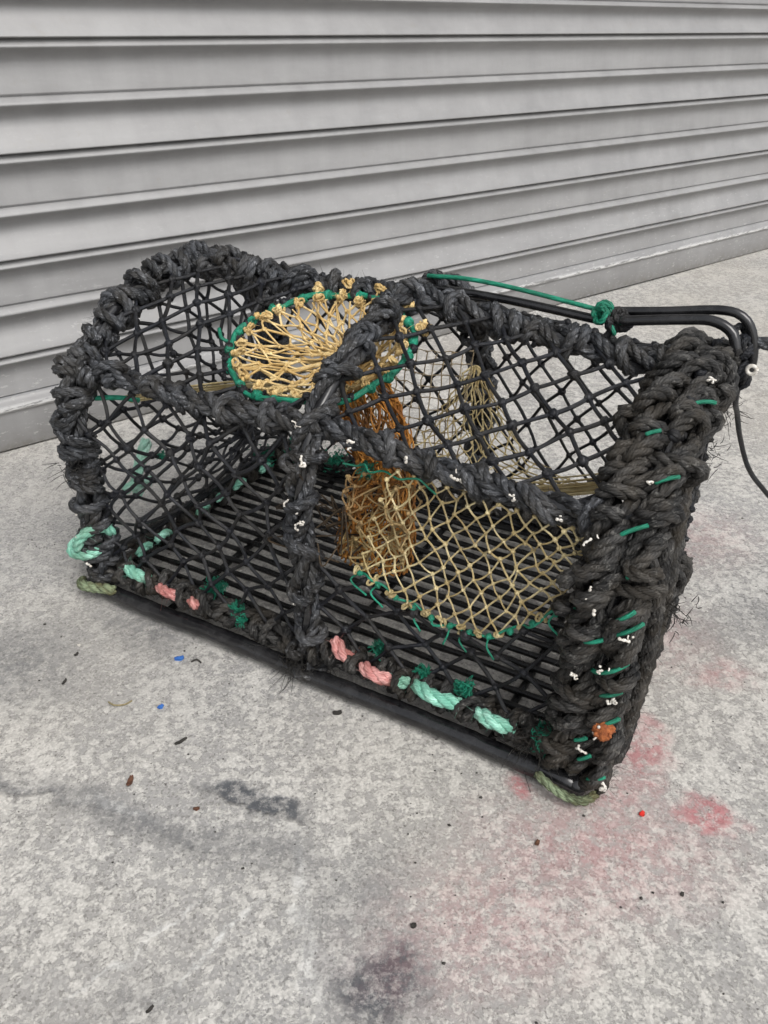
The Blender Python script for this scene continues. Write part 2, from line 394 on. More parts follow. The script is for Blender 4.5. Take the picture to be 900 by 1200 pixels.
# front left net
def front(u0,u1,z0f,z1f,inn=.012):
    def F(s,t):
        u=u0+(u1-u0)*s; z=z0f(u)*(1-t)+z1f(u)*t
        return V3(u,(.022 if z>.28 else 0)+inn*math.sin(PI*t)*math.sin(PI*s)+.006,z)
    return F
mb=MB(); net(mb,front(.015,MID-.01,lambda u:.045,lambda u:.292),12,9,NR*.95,KR*.9,jit=.0048)
mb.build('net_panel',M['net'],pot)['label']='black net across the front of the left half'
def zlow(u): return .165-.028*math.sin(PI*min(1,max(0,(u-.41)/.22)))+.045*max(0,(u-.56)/.08)
mb=MB(); net(mb,front(MID+.012,L-.03,lambda u:.045,lambda u:zlow(max(u,.41))-.004,.02),10,4,NR*.95,KR*.9,jit=.003)
mb.build('net_panel',M['net'],pot)['label']='black net strip along the lower front of the right half'
def Fb(s,t):
    u=.405+(.645-.405)*s+.02*(1-s)*t*1.6
    z=zlow(u)*(1-t)+zdrop(u,.292)*t
    return V3(u,.010+.012*math.sin(PI*t)*math.sin(PI*s)+.012*t,z)
mb=MB(); bp=net(mb,Fb,24,11,.0010,.0022,jit=.0022,sag=.001)
for (i,j),p in bp.items():
    if j in(0,):
        for _ in range(2): ring_turn(mb,p+RNG.normal(size=3)*.002,norm(RNG.normal(size=3)),.0032,.0011,1.4,.001,sides=4,wob=.3)
mb.build('net_panel',M['beige'],pot)['label']='beige net panel across the front of the right half'
mb=MB()   # green twine that joins beige to black
P=np.array([Fb(s,0)+RNG.normal(size=3)*.0022 for s in np.linspace(0,1,26)]); tube(mb,resample(P,.003),.0014,6)
P=np.array([Fb(s,1)+V3(0,-.004,-.004)+RNG.normal(size=3)*.003 for s in np.linspace(-.25,.25,10)]); tube(mb,resample(P,.003),.0011,6)
for s in np.linspace(0.02,.98,12):
    knot(mb,Fb(s,0)+V3(0,-.002,0),.0036)
    q=Fb(s,0); 
    if random.random()<.6: tube(mb,resample([q,q+V3(random.uniform(-.01,.01),-.006,-.010),q+V3(random.uniform(-.014,.014),-.009,-.02)],.003),.0011,5)
mb.build('joining_twine',M['green'],pot)
# messy brown edge of the beige net beside the middle hoop
def messy(c0,c1,spread,n,rad,ln,mb):
    for _ in range(n):
        k=random.random(); p=c0*(1-k)+c1*k+RNG.normal(size=3)*spread
        d=norm(RNG.normal(size=3))*ln*random.uniform(.4,1)
        q=RNG.normal(size=3)*ln*.7
        tube(mb,resample([p,p+d*.5+q,p+d],.004),rad,4,cap=False)
M['dull_beige']=rope_mat('dull_beige_twine',(.20,.13,.045),(.60,.46,.22),rough=.75,dirt=(.16,.08,.03),dirt_amt=.6,yarn=4,bd=.0012)
mb=MB(); Fm=lambda s,t: V3(.372+.075*s+.02*t,.030+.012*math.sin(9*s+5*t),.165+.105*t)
net(mb,Fm,14,12,.0010,.0022,jit=.0055,sag=.001)
mb.build('tangled_net_edge',M['dull_beige'],pot)
mb=MB(); Fm2=lambda s,t: V3(.368+.055*s+.02*t,.045+.012*math.sin(7*s+6*t),.150+.125*t)
net(mb,Fm2,16,14,.0010,.0020,jit=.006,sag=.001)
mb.build('tangled_net_edge',M['orange'],pot)['label']='orange brown crumpled net beside the middle hoop'
# end net, drawn in to a gathered eye
def hoop_closed(s):
    if s<.80:
        v,z=prof(.06+(s/.80)*.90); return V3(.012,v,z)
    k=(s-.80)/.20; return V3(.014,W*(1-k),.045)
G=V3(.055,.268,.150)
def Fe(s,t):
    o=hoop_closed(s); a=-s*2*PI-1.9
    i=G+V3(0,.020*math.cos(a),.020*math.sin(a))
    p=o*(1-t)+i*t; p[0]+=.02*math.sin(PI*t); return p
mb=MB(); net(mb,Fe,44,9,NR,KR*.9,wrap=True,jit=.003,sag=.002)
for _ in range(5): ring_turn(mb,G+RNG.normal(size=3)*.004,V3(1,0,0),.016,.003,1.3,.004)
mb.build('end_net',M['net'],pot)['label']='black net across the left end drawn in to a gathered eye'
def Fr(s,t):
    v0=.01+s*(W-.02); k=s_at(v0,9) if False else None
    vs=PR[:,0]; i=np.argmin(np.abs(PR[:150 if v0<.2 else 300,0]-v0)+ (0 if v0<.2 else 10*(PR[:300,1]<.1)))
    zt=max(PR[np.abs(PR[:,0]-v0).argsort()[:3],1]) if v0>.01 else .2
    return V3(L-.005,v0,.04+t*(zt-.05))
mb=MB(); net(mb,Fr,18,14,NR,KR,jit=.003)
mb.build('end_net',M['net'],pot)['label']='black net across the right end'
# back nets
def Fback(u0,u1):
    s1=s_at(.41,.05)
    def F(s,t):
        v,z=prof(S_RIDGE+(s1-S_RIDGE)*t); u=u0+(u1-u0)*s; return V3(u,v-.02*math.sin(PI*s)*math.sin(PI*t),zdrop(u,z))
    return F
for (u0,u1,lb) in ((.012,MID,'black net down the back of the left half'),(MID+.02,L-.02,'black net down the back of the right half')):
    mb=MB(); net(mb,Fback(u0,u1),12,13,NR*.95,KR*.9,jit=.003); mb.build('net_panel',M['net'],pot)['label']=lb
# ------------------------------------------------------------------ entrance ring and funnel
er=MB(); a=np.linspace(0,2*PI,90)
P=np.array([ringpt(x,1+.02*math.sin(5*x)+.012*math.sin(11*x)) +V3(0,0,.002*math.sin(7*x)) for x in a]); tube(er,P,.0034,8,cap=False)
NK=20
for k in range(NK):
    x=2*PI*(k+.5+random.uniform(-.2,.2))/NK; c=ringpt(x,1.0)
    knot(er,c,.0058)
    t=norm(ringpt(x+.05)-ringpt(x-.05))
    for _ in range(2): ring_turn(er,c+t*random.uniform(-.004,.004),t,.0038,.0017,1.2,.0015,sides=5)
c=ringpt(PI*1.0,1.0); tube(er,resample([c,c+V3(-.012,-.004,.004),c+V3(-.022,.004,.012)],.003),.0022,6)
ring=er.build('entrance_ring',M['green'],pot)
TH=V3(.302,.158,.322)   # throat
def Fg(s,t):
    a_=2*PI*s; o=ringpt(a_,.90,-.001)
    i=TH+.013*math.cos(a_)*norm(V3(.5,-.2,-.6))+.013*math.sin(a_)*norm(V3(0,.9,.3))
    k=t**.9
    p=o*(1-k)+i*k; p=p-axn*(-.0)*0; p[2]-=.008*math.sin(PI*t)*1.0
    return p
mb=MB(); gp=net(mb,Fg,48,7,.0014,.0027,wrap=True,jit=.0028,sag=.0008)
for (i,j),p in gp.items():
    if j==0:
        for _ in range(2): blob(mb,p+RNG.normal(size=3)*.0024+V3(0,0,.002),.0034,1,1,1,.4)
        for _ in range(3): ring_turn(mb,p+RNG.normal(size=3)*.0022+V3(0,0,.002),norm(RNG.normal(size=3)),random.uniform(.003,.0048),.0013,1.5,.002,sides=4,wob=.4)
        hairs(mb,np.array([p,p+V3(0,0,.003),p+V3(0,0,.006)]),.004,4,length=.005,r=.0003)
for k in range(46):
    a_=random.random(); P=np.array([Fg(a_+random.uniform(-.02,.02)*q,q)+RNG.normal(size=3)*.0012 for q in (.02,.25,.5,.75,1.)]); tube(mb,resample(P,.004),.0012,4,cap=False)
for k in range(26):   # the gathered tail of the funnel
    P=[TH+RNG.normal(size=3)*.012,TH+V3(.012,-.008,-.02)+RNG.normal(size=3)*.010,TH+V3(.02,-.012,-.045)+RNG.normal(size=3)*.012]; tube(mb,resample(P,.004),.0013,4,cap=False)
mb.build('funnel_net',M['gold'],ring)['label']='golden yellow net funnel knotted inside the green ring'
# few golden knots above the ring, tied up to the ridge
mb=MB()
for x in (1.15,1.5,1.9,.75,.35):
    c=ringpt(x,1.0); q=ringpt(x+random.uniform(-.08,.08),1.10)+V3(0,0,.005)
    strand(mb,c,q,.0013,0,jit=.002); strand(mb,ringpt(x+.2,.7,.012),c,.0013,0,jit=.003)
    for _ in range(3): blob(mb,q+RNG.normal(size=3)*.0028,.0036,1,1,1,.4)
    for _ in range(4): ring_turn(mb,q+RNG.normal(size=3)*.0024,norm(RNG.normal(size=3)),random.uniform(.003,.005),.0014,1.5,.002,sides=4,wob=.4)
mb.build('net_ties',M['gold'],ring)
# orange-stained funnel hanging from the throat
def Fo(s,t):
    ax=np.array([(.318,.150,.318),(.355,.125,.280),(.380,.118,.222),(.376,.105,.165),(.374,.095,.115)])
    x=t*4; i=min(3,int(x)); c=ax[i]*(1-(x-i))+ax[i+1]*(x-i)
    w=.034+.006*t+.006*math.sin(t*9)
    a_=2*PI*s
    return c+V3(w*1.05*math.cos(a_),w*.5*math.sin(a_),0)
mb=MB(); net(mb,Fo,56,18,.0011,.0016,wrap=True,jit=.003,sag=.0015,n=3)
for _ in range(110):
    s=random.random(); t0=random.uniform(0,.6); t1=t0+random.uniform(.15,.4)
    P=[Fo(s+random.uniform(-.04,.04),t)+RNG.normal(size=3)*.003 for t in np.linspace(t0,t1,5)]
    tube(mb,resample(P,.005),.0010,4,cap=False)
mb.build('stained_funnel',M['orange'],pot)
# black bundle beside it
mb=MB(); messy(V3(.35,.02,.24),V3(.36,.03,.18),.010,22,.0010,.03,mb)
mb.build('tangled_twine',M['brown'],pot)
# beige fan net towards the back, hanging from the far leg of the middle hoop
AP=V3(.385,.345,.275)
def Ff(s,t):
    bot=np.array([(.335,.24,.175),(.40,.25,.150),(.47,.26,.165),(.60,.25,.200)])
    x=s*3; i=min(2,int(x)); b=bot[i]*(1-(x-i))+bot[i+1]*(x-i)
    a0=AP+V3(.022*(s-.4),0,-.01*abs(s-.4)); k=t
    p=a0*(1-k)+b*k; p[2]-=.045*math.sin(PI*k)*max(0,s-.35)*1.6; return p
mb=MB(); net(mb,Ff,22,14,.00095,.0017,jit=.0022,n=3,sag=.001)
for k in range(26):   # the gathered selvedge running to the right end
    o=RNG.normal(size=3)*V3(.004,.010,.005)
    P=np.array([(.40,.245,.165),(.47,.22,.180),(.55,.19,.215),(.63,.17,.255)])+o
    tube(mb,resample(P,.008)+RNG.normal(size=3)*.0012,.0010,4,cap=False)
mb.build('fan_net',M['beige'],pot)
def Fp(s,t): return V3(.24+.145*s,.33-.03*t,.30-.15*t-.012*math.sin(PI*s))
mb=MB()
for i in range(12):
    P=np.array([Fp(i/11,t)+RNG.normal(size=3)*.0012 for t in np.linspace(0,1,12)]); tube(mb,P,.0009,4,cap=False)
for j in range(11):
    P=np.array([Fp(s,j/10)+RNG.normal(size=3)*.0012 for s in np.linspace(0,1,14)]); tube(mb,P,.0008,4,cap=False)
for i in range(12):
    for j in range(11): blob(mb,Fp(i/11,j/10),.0016,1,1,1,.2,5,4)
mb.build('fine_inner_net',M['pale'],pot)
# beige ties across the left half below the ring
mb=MB()
for k in range(9):
    o=RNG.normal(size=3)*V3(.003,.004,.003)
    P=np.array([(.05,.06,.262),(.12,.10,.275),(.20,.115,.292),(.28,.12,.296)])+o
    tube(mb,resample(P,.008)+RNG.normal(size=3)*.001,.0011,4,cap=False)
mb.build('net_ties',M['beige'],pot)
mb=MB(); tube(mb,resample([(.028,.03,.272),(.05,.045,.272),(.075,.055,.27)],.003),.0032,7); mb.build('twine_tie',M['green'],pot)
# ------------------------------------------------------------------ coloured rope scraps
def scrap(name,mat,pts,R,label=None,fray=200,end=0):
    mb=MB(); rope(mb,pts,R,fray=fray)
    if end:
        P=resample(pts,.004)
        for e in (P[0],P[-1]):
            for _ in range(5): blob(mb,e+RNG.normal(size=3)*R*.35,R*.55,1,1,1,.3)
    o=mb.build(name,M[mat],pot)
    if label: o['label']=label
for (n,m,pts,R,lb) in (
 ('rope_scrap','mint',[(.055,.004,.052),(.078,-.004,.054),(.10,.000,.050)],.0075,'mint green rope end near the left front corner'),
 ('rope_scrap','pink',[(.118,-.004,.048),(.136,-.010,.050),(.155,-.006,.046)],.0065,'short pink rope end in the left front edge'),
 ('rope_scrap','pink',[(.172,-.006,.050),(.185,-.010,.044)],.0068,'small red pink rope end'),
 ('rope_scrap','pink',[(.378,.004,.066),(.392,-.006,.058),(.408,-.002,.050)],.0078,'pink rope end beside the middle hoop'),
 ('rope_scrap','pink',[(.418,-.004,.052),(.435,-.012,.052),(.458,-.008,.050)],.0074,'pink rope piece in the right front edge'),
 ('rope_scrap','mint',[(.458,-.008,.050),(.475,-.002,.050)],.0074,None),
 ('rope_scrap','mint',[(.482,-.002,.052),(.508,-.012,.054),(.538,-.006,.052)],.0078,'long mint rope piece in the right front edge'),
 ('rope_scrap','mint',[(.556,-.004,.050),(.575,-.012,.052),(.597,-.006,.048)],.0078,'mint rope piece near the right corner'),
 ('rope_band','mint',[(-.012,.03,.070),(-.022,.0,.072),(-.012,-.022,.068),(.010,-.020,.068),(.028,-.008,.076)],.0064,'mint rope tied round the foot of the left hoop'),
 ('rope_band','mint',[(.0,-.022,.075),(.012,-.02,.098),(.026,.0,.105),(.03,.015,.09)],.0068,None),
 ('rope_scrap','lifted_mint',[(.01,.085,.105),(.014,.082,.135),(.012,.10,.158),(.015,.11,.18)],.0080,'mint rope hanging inside the left end'),
 ('rope_scrap','lifted_mint',[(.012,.06,.125),(.018,.085,.128),(.014,.108,.118)],.0070,None),
 ('rope_band','algae',[(-.016,-.012,.016),(-.004,-.024,.018),(.022,-.022,.022),(.05,-.018,.026)],.0070,'algae stained rope at the left corner'),
 ('rope_band','algae',[(L-.050,-.026,.022),(L-.024,-.032,.016),(L-.002,-.028,.012),(L+.008,-.010,.010)],.0046,'algae stained rope at the right corner'),
): scrap(n,m,pts,R,lb)
for k in (0,1,3,4,5,6):   # mint rope along the left base edge, peeping between black turns
    v=.045+k*.045+random.uniform(-.012,.012); scrap('rope_scrap','mint',[(.036+random.uniform(-.004,.004),v-.013,.042),(.040,v,.049),(.037,v+.013,.043)],.0055,fray=80)
# green tufts: crumpled twine ends
def tuft(c,n,r,ln,mat='green'):
    mb=MB(); n=int(n*1.9); r*=.72; ln*=.62
    for _ in range(n):
        p=np.array(c)+RNG.normal(size=3)*r; d=norm(RNG.normal(size=3)+V3(0,-.3,.1))*ln*random.uniform(.15,.42)
        q=RNG.normal(size=3)*ln*.38
        tube(mb,resample([p,p+d*.4+q,p+d+q*.2,p+d*.6-q*.4],.0018),.00055,4,cap=False)
    mb.build('twine_tuft',M[mat],pot)
for c,n,r,ln in (((.190,.022,.058),150,.0065,.013),((.236,.006,.052),50,.005,.012),((.248,-.002,.045),35,.004,.01),((.425,.022,.060),60,.005,.012),((.486,.01,.062),40,.004,.013),((.535,.006,.062),60,.005,.013),((.628,-.004,.052),90,.0075,.014),
   ((.06,.385,.05),80,.012,.018),((.09,.36,.05),70,.010,.016),((.03,.33,.06),70,.01,.018),((.13,.395,.05),60,.012,.016),((.05,.10,.17),16,.004,.012),((.40,.04,.27),20,.006,.016)): tuft(c,n,r,ln)
# green twine turns in the right bundle
def twine_arc(c,a,b,rad,ang,r=.0018):
    a=norm(np.array(a,float)); b=norm(np.array(b,float)); t=np.linspace(-ang/2,ang/2,12)
    P=np.array(c)+rad*(np.sin(t)[:,None]*a+np.cos(t)[:,None]*b)-rad*b*.0
    mb=MB(); tube(mb,P,r,6); mb.build('twine_tie',M['green'],pot)
rp=hoop_path(L,n=200)
def on_right(s,du,out,along=0.):
    v,z=prof(s); T=norm(np.array([0,*(prof(min(1,s+.01))-prof(s-.01))])); O=np.cross(T,V3(1,0,0))
    return V3(L+du-.008,v,zdrop(L,z))+O*out, T, O
_,_,Oc=on_right(.1,0,0)
SGN=1 if Oc[1]<0 else -1
for s,du,ang in ((.43,.016,2.),(.30,.0,1.3),(.205,-.008,1.5),(.15,.012,1.4),(.062,.0,1.2),(.385,-.012,1.0),(.345,.012,1.3),(.27,.012,1.2),(.235,.010,1.9),(.222,.014,2.5),(.175,.006,2.6),(.112,.010,1.8),(.085,-.006,1.1),(.042,.014,1.7)):
    c,T,O=on_right(s,du,0); O=O*SGN
    d=norm(V3(1,0,0)+T*random.uniform(.45,1.15))
    twine_arc(c+O*random.uniform(-.003,.001),d,O,.0235,ang*random.uniform(.5,.8),.0020)
# ------------------------------------------------------------------ worm tubes, crust, brown bits
def worm(c,sc,planeT,planeU):
    mb=MB(); p=np.array(c,float)-RNG.normal(size=3)*.001
    for q in range(random.choice((1,1,2))):
        p=np.array(c,float)+RNG.normal(size=3)*.003*q; P=[p.copy()]; a=random.random()*6; k=random.choice((-1,1))*random.uniform(.1,.9)
        for i in range(random.choice((3,4,5,7))):
            a+=k+random.uniform(-1.,1.); p=p+sc*random.uniform(.5,1.)*(math.cos(a)*planeT+math.sin(a)*planeU)+RNG.normal(size=3)*.0008; P.append(p.copy())
        Q=resample(P,.0011); tube(mb,Q,(.0008+.0006*random.random())*(1+.3*np.sin(np.arange(len(Q))*1.7)),6)
    for q in range(random.randrange(0,3)):
        b0=np.array(c)+RNG.normal(size=3)*.003; d=norm(RNG.normal(size=3))*random.uniform(.0015,.004)
        tube(mb,resample([b0,b0+d*.5+RNG.normal(size=3)*.0006,b0+d],.0009),np.array([.0006,.0011,.0007,.0003][:4]) if False else random.uniform(.0006,.0011),5)
    mb.build('worm_cast',M['worm'],pot)
for s,du in [(.045,.01),(.10,.015),(.135,.0),(.168,-.015),(.178,.006),(.212,.012),(.222,-.004),(.25,-.01),(.285,-.02),(.34,-.005),(.46,.02),(.07,-.012)]:
    c,T,O=on_right(s,du,0); O=O*SGN; worm(c+O*.0240+V3(random.uniform(-.012,.012),0,0)+T*random.uniform(-.01,.01),random.choice((.0016,.0024,.0036)),T,V3(1,0,0)*.9)
for s in (.13,.095,.055):
    v,z=prof(s); T=norm(np.array([0,*(prof(s+.01)-prof(s-.01))])); O=np.cross(T,V3(1,0,0))*SGN
    worm(V3(.010,v,z)+O*.0200,.0026,T,V3(1,0,0))
for s in (.27,.225,.215,.12,.30):
    v,z=prof(s); T=norm(np.array([0,*(prof(s+.01)-prof(s-.01))])); O=np.cross(T,V3(1,0,0))*SGN
    worm(V3(MID+random.uniform(-.012,.012),v,z)+O*.0185,.003,T,V3(1,0,0))
for u in (.40,.46,.505,.555,.61): worm(V3(u+random.uniform(-.012,.012),.012,zdrop(u,.308)+random.uniform(-.006,.008)),.0022,V3(1,0,0),V3(0,-.4,.9))
mb=MB()
c,T,O=on_right(.105,.012,0); O*=SGN; c=c+O*.0262
blob(mb,c-O*.004,.0095,.8,.75,1.15,.16,18,14)
for _ in range(14): blob(mb,c-O*.004+norm(RNG.normal(size=3))*.0072,random.uniform(.002,.0038),1,.8,1.1,.3,9,7)
mb.build('rusty_crust',M['rust'],pot)
# ------------------------------------------------------------------ door frame, closing twine and tether
df=MB()
tube(df,resample([(.352,.264,.393),(.45,.264,.392),(.56,.262,.386)],.01),.0050,10)
tube(df,resample([(.555,.268,.394),(.62,.268,.404),(.672,.268,.413),(.694,.267,.409),(.706,.266,.392),(.711,.264,.365),(.704,.262,.345)],.006),.0048,10)
tube(df,resample([(.580,.252,.392),(.64,.252,.403),(.668,.252,.406),(.688,.25,.398),(.697,.246,.380)],.006),.0054,10)
door=df.build('door_bar',M['plastic'],pot)
for c,extra in (((.575,.26,.392),True),((.70,.262,.385),False),((.703,.262,.352),False)):
    mb=MB()
    for _ in range(5): ring_turn(mb,np.array(c)+RNG.normal(size=3)*.003,norm(RNG.normal(size=3)+V3(1,0,0)),.009,.0030,1.4,.003,sides=5)
    if extra: tube(mb,resample([(.575,.26,.392),(.568,.252,.374),(.558,.25,.37)],.004),.004,6)
    mb.build('elastic_loop',M['net'],door)
mb=MB(); tube(mb,resample([(.352,.262,.406),(.40,.262,.409),(.46,.260,.407),(.556,.258,.398)],.01),.0026,7)
for _ in range(6): ring_turn(mb,V3(.563,.256,.396)+RNG.normal(size=3)*.0035,norm(RNG.normal(size=3)),.0070,.0030,1.3,.003,sides=6)
tube(mb,resample([(.563,.256,.39),(.572,.25,.386),(.577,.248,.378)],.004),.0024,6)
mb.build('closing_twine',M['green'],door)
mb=MB(); t=np.linspace(0,2*PI,16); tube(mb,V3(.7135,.247,.366)+.0042*np.c_[np.cos(t),0*t,np.sin(t)],.0020,8,cap=False); mb.build('white_eyelet',M['worm'],door)
mb=MB()
tube(mb,resample([(.704,.262,.348),(.703,.29,.315),(.705,.33,.285),(.712,.37,.240),(.728,.41,.185),(.752,.44,.145),(.80,.47,.09),(.87,.52,.03),(.96,.58,.006),(1.1,.60,.006)],.008),.0031,8)
mb.build('tether_cord',M['net'],pot)
mb=MB(); rope(mb,[(.700,.266,.390),(.712,.27,.386),(.730,.275,.384),(.78,.30,.36),(.86,.36,.22),(.93,.42,.06),(1.02,.45,.010),(1.2,.42,.008)],.0062)
mb.build('tether_rope',M['rope'],pot)
# ------------------------------------------------------------------ roller shutter
SP=V3(-.692,1.277,0); SD=V3(.79477,.60691,0); SN=V3(SD[1],-SD[0],0)   # SN points to the camera side
YS=math.atan2(SD[1],SD[0])
sh=bpy.data.objects.new('roller_shutter',None); C.objects.link(sh); sh.location=SP; sh.rotation_euler=(0,0,YS)
tag(sh,'grey metal roller shutter with wide ribbed slats standing closed behind the lobster pot','roller shutter')
lines=[.0979,.1691,.2514,.3246,.4047,.481,.5606,.6363,.7034]
while lines[-1]<2.5: lines.append(lines[-1]+.0765)
# local: x along, y = minus outward (towards wall), z up. profile list of (out,z) going up
def shut_profile():
    pr=[]
    for k in range(len(lines)-1):
        z0,z1=lines[k],lines[k+1]    # slat occupies z0..z1; its lip sits just under z1
        bright=(k%2==1); 
        # k=0: line at .098 just above bottom rail
        h=z1-z0; b=.020 if bright else .006
        pr+= [(b,z0+.0018),(b*.97,z0+h*.05),(b*.72,z0+h*.18),(b*.40,z0+h*.32),(b*.15,z0+h*.46),(0,z0+h*.57),(.0008,z0+h*.65),(.0045,z0+h*.72),(.0105,z0+h*.78),(.0165,z0+h*.825),(.0188,z0+h*.845),(.0192,z0+h*.865),(.0172,z0+h*.90),(.0120,z1-.0030),(.0105,z1-.0020),(.003,z1-.0013),(.002,z1+.0006)]
    return pr
def extrude(pr,x0,x1,nx,wob=.0):
    xs=np.linspace(x0,x1,nx); n=len(pr); v=[];uv=[]
    for x in xs:
        for o,z in pr:
            w=wob*math.sin(x*3.1+z*9)*math.sin(x*1.3+z*23)
            v.append((x,-o-w,z)); uv.append((x,z))
    i=np.arange(nx-1)[:,None]*n; j=np.arange(n-1)[None,:]
    f=np.stack([i+j,i+n+j,i+n+j+1,i+j+1],-1).reshape(-1,4)
    return np.array(v),f,uv
def shutter_mat():
    m,nt,b=new_mat('galvanised_shutter'); g=NT(nt); ob=g.n('ShaderNodeTexCoord').outputs['Object']
    big=g.noise(g.mapping(ob,scale=(1,1,1.6)),4.,5,.6); st=g.noise(g.mapping(ob,scale=(26,26,2.2)),1,4,.6); fine=g.noise(ob,180,3,.6)
    mid=g.noise(g.mapping(ob,scale=(14,14,40)),1,4,.65)
    v=g.math('ADD',g.math('MULTIPLY',big,.45),g.math('ADD',g.math('MULTIPLY',st,.30),g.math('MULTIPLY',mid,.25)))
    col=g.mix(g.ramp(v,[(.38,0),(.62,1)]),(.238,.236,.235),(.305,.303,.302))
    col=g.mix(g.math('MULTIPLY',g.ramp(g.noise(ob,30,5,.7),[(.60,0),(.70,1)]),.22),col,(.24,.225,.20))
    # dried splashes and scuffs low down
    z=g.n('ShaderNodeSeparateXYZ'); g.l(ob,z.inputs[0]); zz=z.outputs[2]
    low=g.ramp(zz,[(0,1),(.12,.55),(.35,.12),(.7,.03)])
    sc=g.ramp(g.noise(g.mapping(ob,scale=(60,60,160)),1,4,.7),[(.60,0),(.66,1)])
    col=g.mix(g.math('MULTIPLY',g.math('MULTIPLY',low,sc),.45),col,(.62,.62,.60))
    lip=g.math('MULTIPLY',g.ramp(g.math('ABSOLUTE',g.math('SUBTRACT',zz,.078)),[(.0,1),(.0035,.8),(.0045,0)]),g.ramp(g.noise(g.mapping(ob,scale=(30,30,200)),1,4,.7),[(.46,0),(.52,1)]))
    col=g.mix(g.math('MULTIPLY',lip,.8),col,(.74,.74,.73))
    base=g.math('MULTIPLY',g.ramp(zz,[(0,1),(.014,.5),(.04,0)]),g.ramp(g.noise(ob,60,4,.7),[(.35,.2),(.6,1)]))
    col=g.mix(g.math('MULTIPLY',base,.6),col,(.13,.12,.10))
    g.l(col,b.inputs['Base Color']); b.inputs['Metallic'].default_value=.15
    g.l(g.ramp(v,[(.35,.42),(.65,.62)]),b.inputs['Roughness'])
    n1=g.bump(g.noise(g.mapping(ob,scale=(3,3,18)),1,3,.5),.25,.006,None)
    g.bump(g.math('ADD',fine,mid),.12,.0008,b,n1)
    return m
M['shutter']=shutter_mat()
mb=MB(); v,f,uv=extrude(shut_profile(),-2.2,4.6,120,.0012); mb.add(v,f,uv); mb.build('slat_curtain',M['shutter'],sh)
mb=MB(); br=[(.002,.0),(.010,.001),(.0115,.004),(.0115,.060),(.0125,.066),(.0125,.0705),(.0175,.0735),(.0195,.078),(.0185,.083),(.0135,.090),(.0125,.0945),(.006,.0968),(.0005,.097),(.0005,.099)]
v,f,uv=extrude(br,-2.2,4.6,120,.0006); mb.add(v,f,uv); mb.build('bottom_rail',M['shutter'],sh)
M['rubber']=simple_mat('rubber_seal',(.02,.02,.02),(.05,.05,.048),rough=.8)
mb=MB(); v,f,uv=extrude([(.003,-.004),(.006,-.001),(.0085,.001),(.0085,.004),(.002,.0045)],-2.2,4.6,60,.0008); mb.add(v,f,uv); mb.build('floor_seal',M['rubber'],sh)
def boxmb(mb,x0,x1,y0,y1,z0,z1):
    v=np.array([(x,y,z) for x in (x0,x1) for y in (y0,y1) for z in (z0,z1)])
    f=np.array([(0,1,3,2),(4,6,7,5),(0,4,5,1),(2,3,7,6),(0,2,6,4),(1,5,7,3)])
    for q in f: mb.add(v[q],[(0,1,2,3)],[(0,0),(1,0),(1,1),(0,1)])
for x in (-2.26,4.6):
    mb=MB(); boxmb(mb,x,x+.06,-.05,.03,0,2.55); mb.build('guide_rail',M['shutter'],sh)
mb=MB(); boxmb(mb,-2.3,4.7,-.16,.10,2.45,2.8); mb.build('coil_housing',M['shutter'],sh)
# building wall round the shutter
bw=MB(); boxmb(bw,-5,-2.27,.02,.25,0,4); boxmb(bw,4.67,8,.02,.25,0,4); boxmb(bw,-2.27,4.67,.11,.25,2.45,4)
M['wall']=simple_mat('rendered_wall',(.33,.32,.30),(.42,.41,.39),rough=.85,scale=8)
w=bw.build('building_wall',M['wall']); w.location=SP; w.rotation_euler=(0,0,YS)
for p in w.data.polygons: p.use_smooth=False
tag(w,'pale rendered building wall framing the roller shutter','wall')
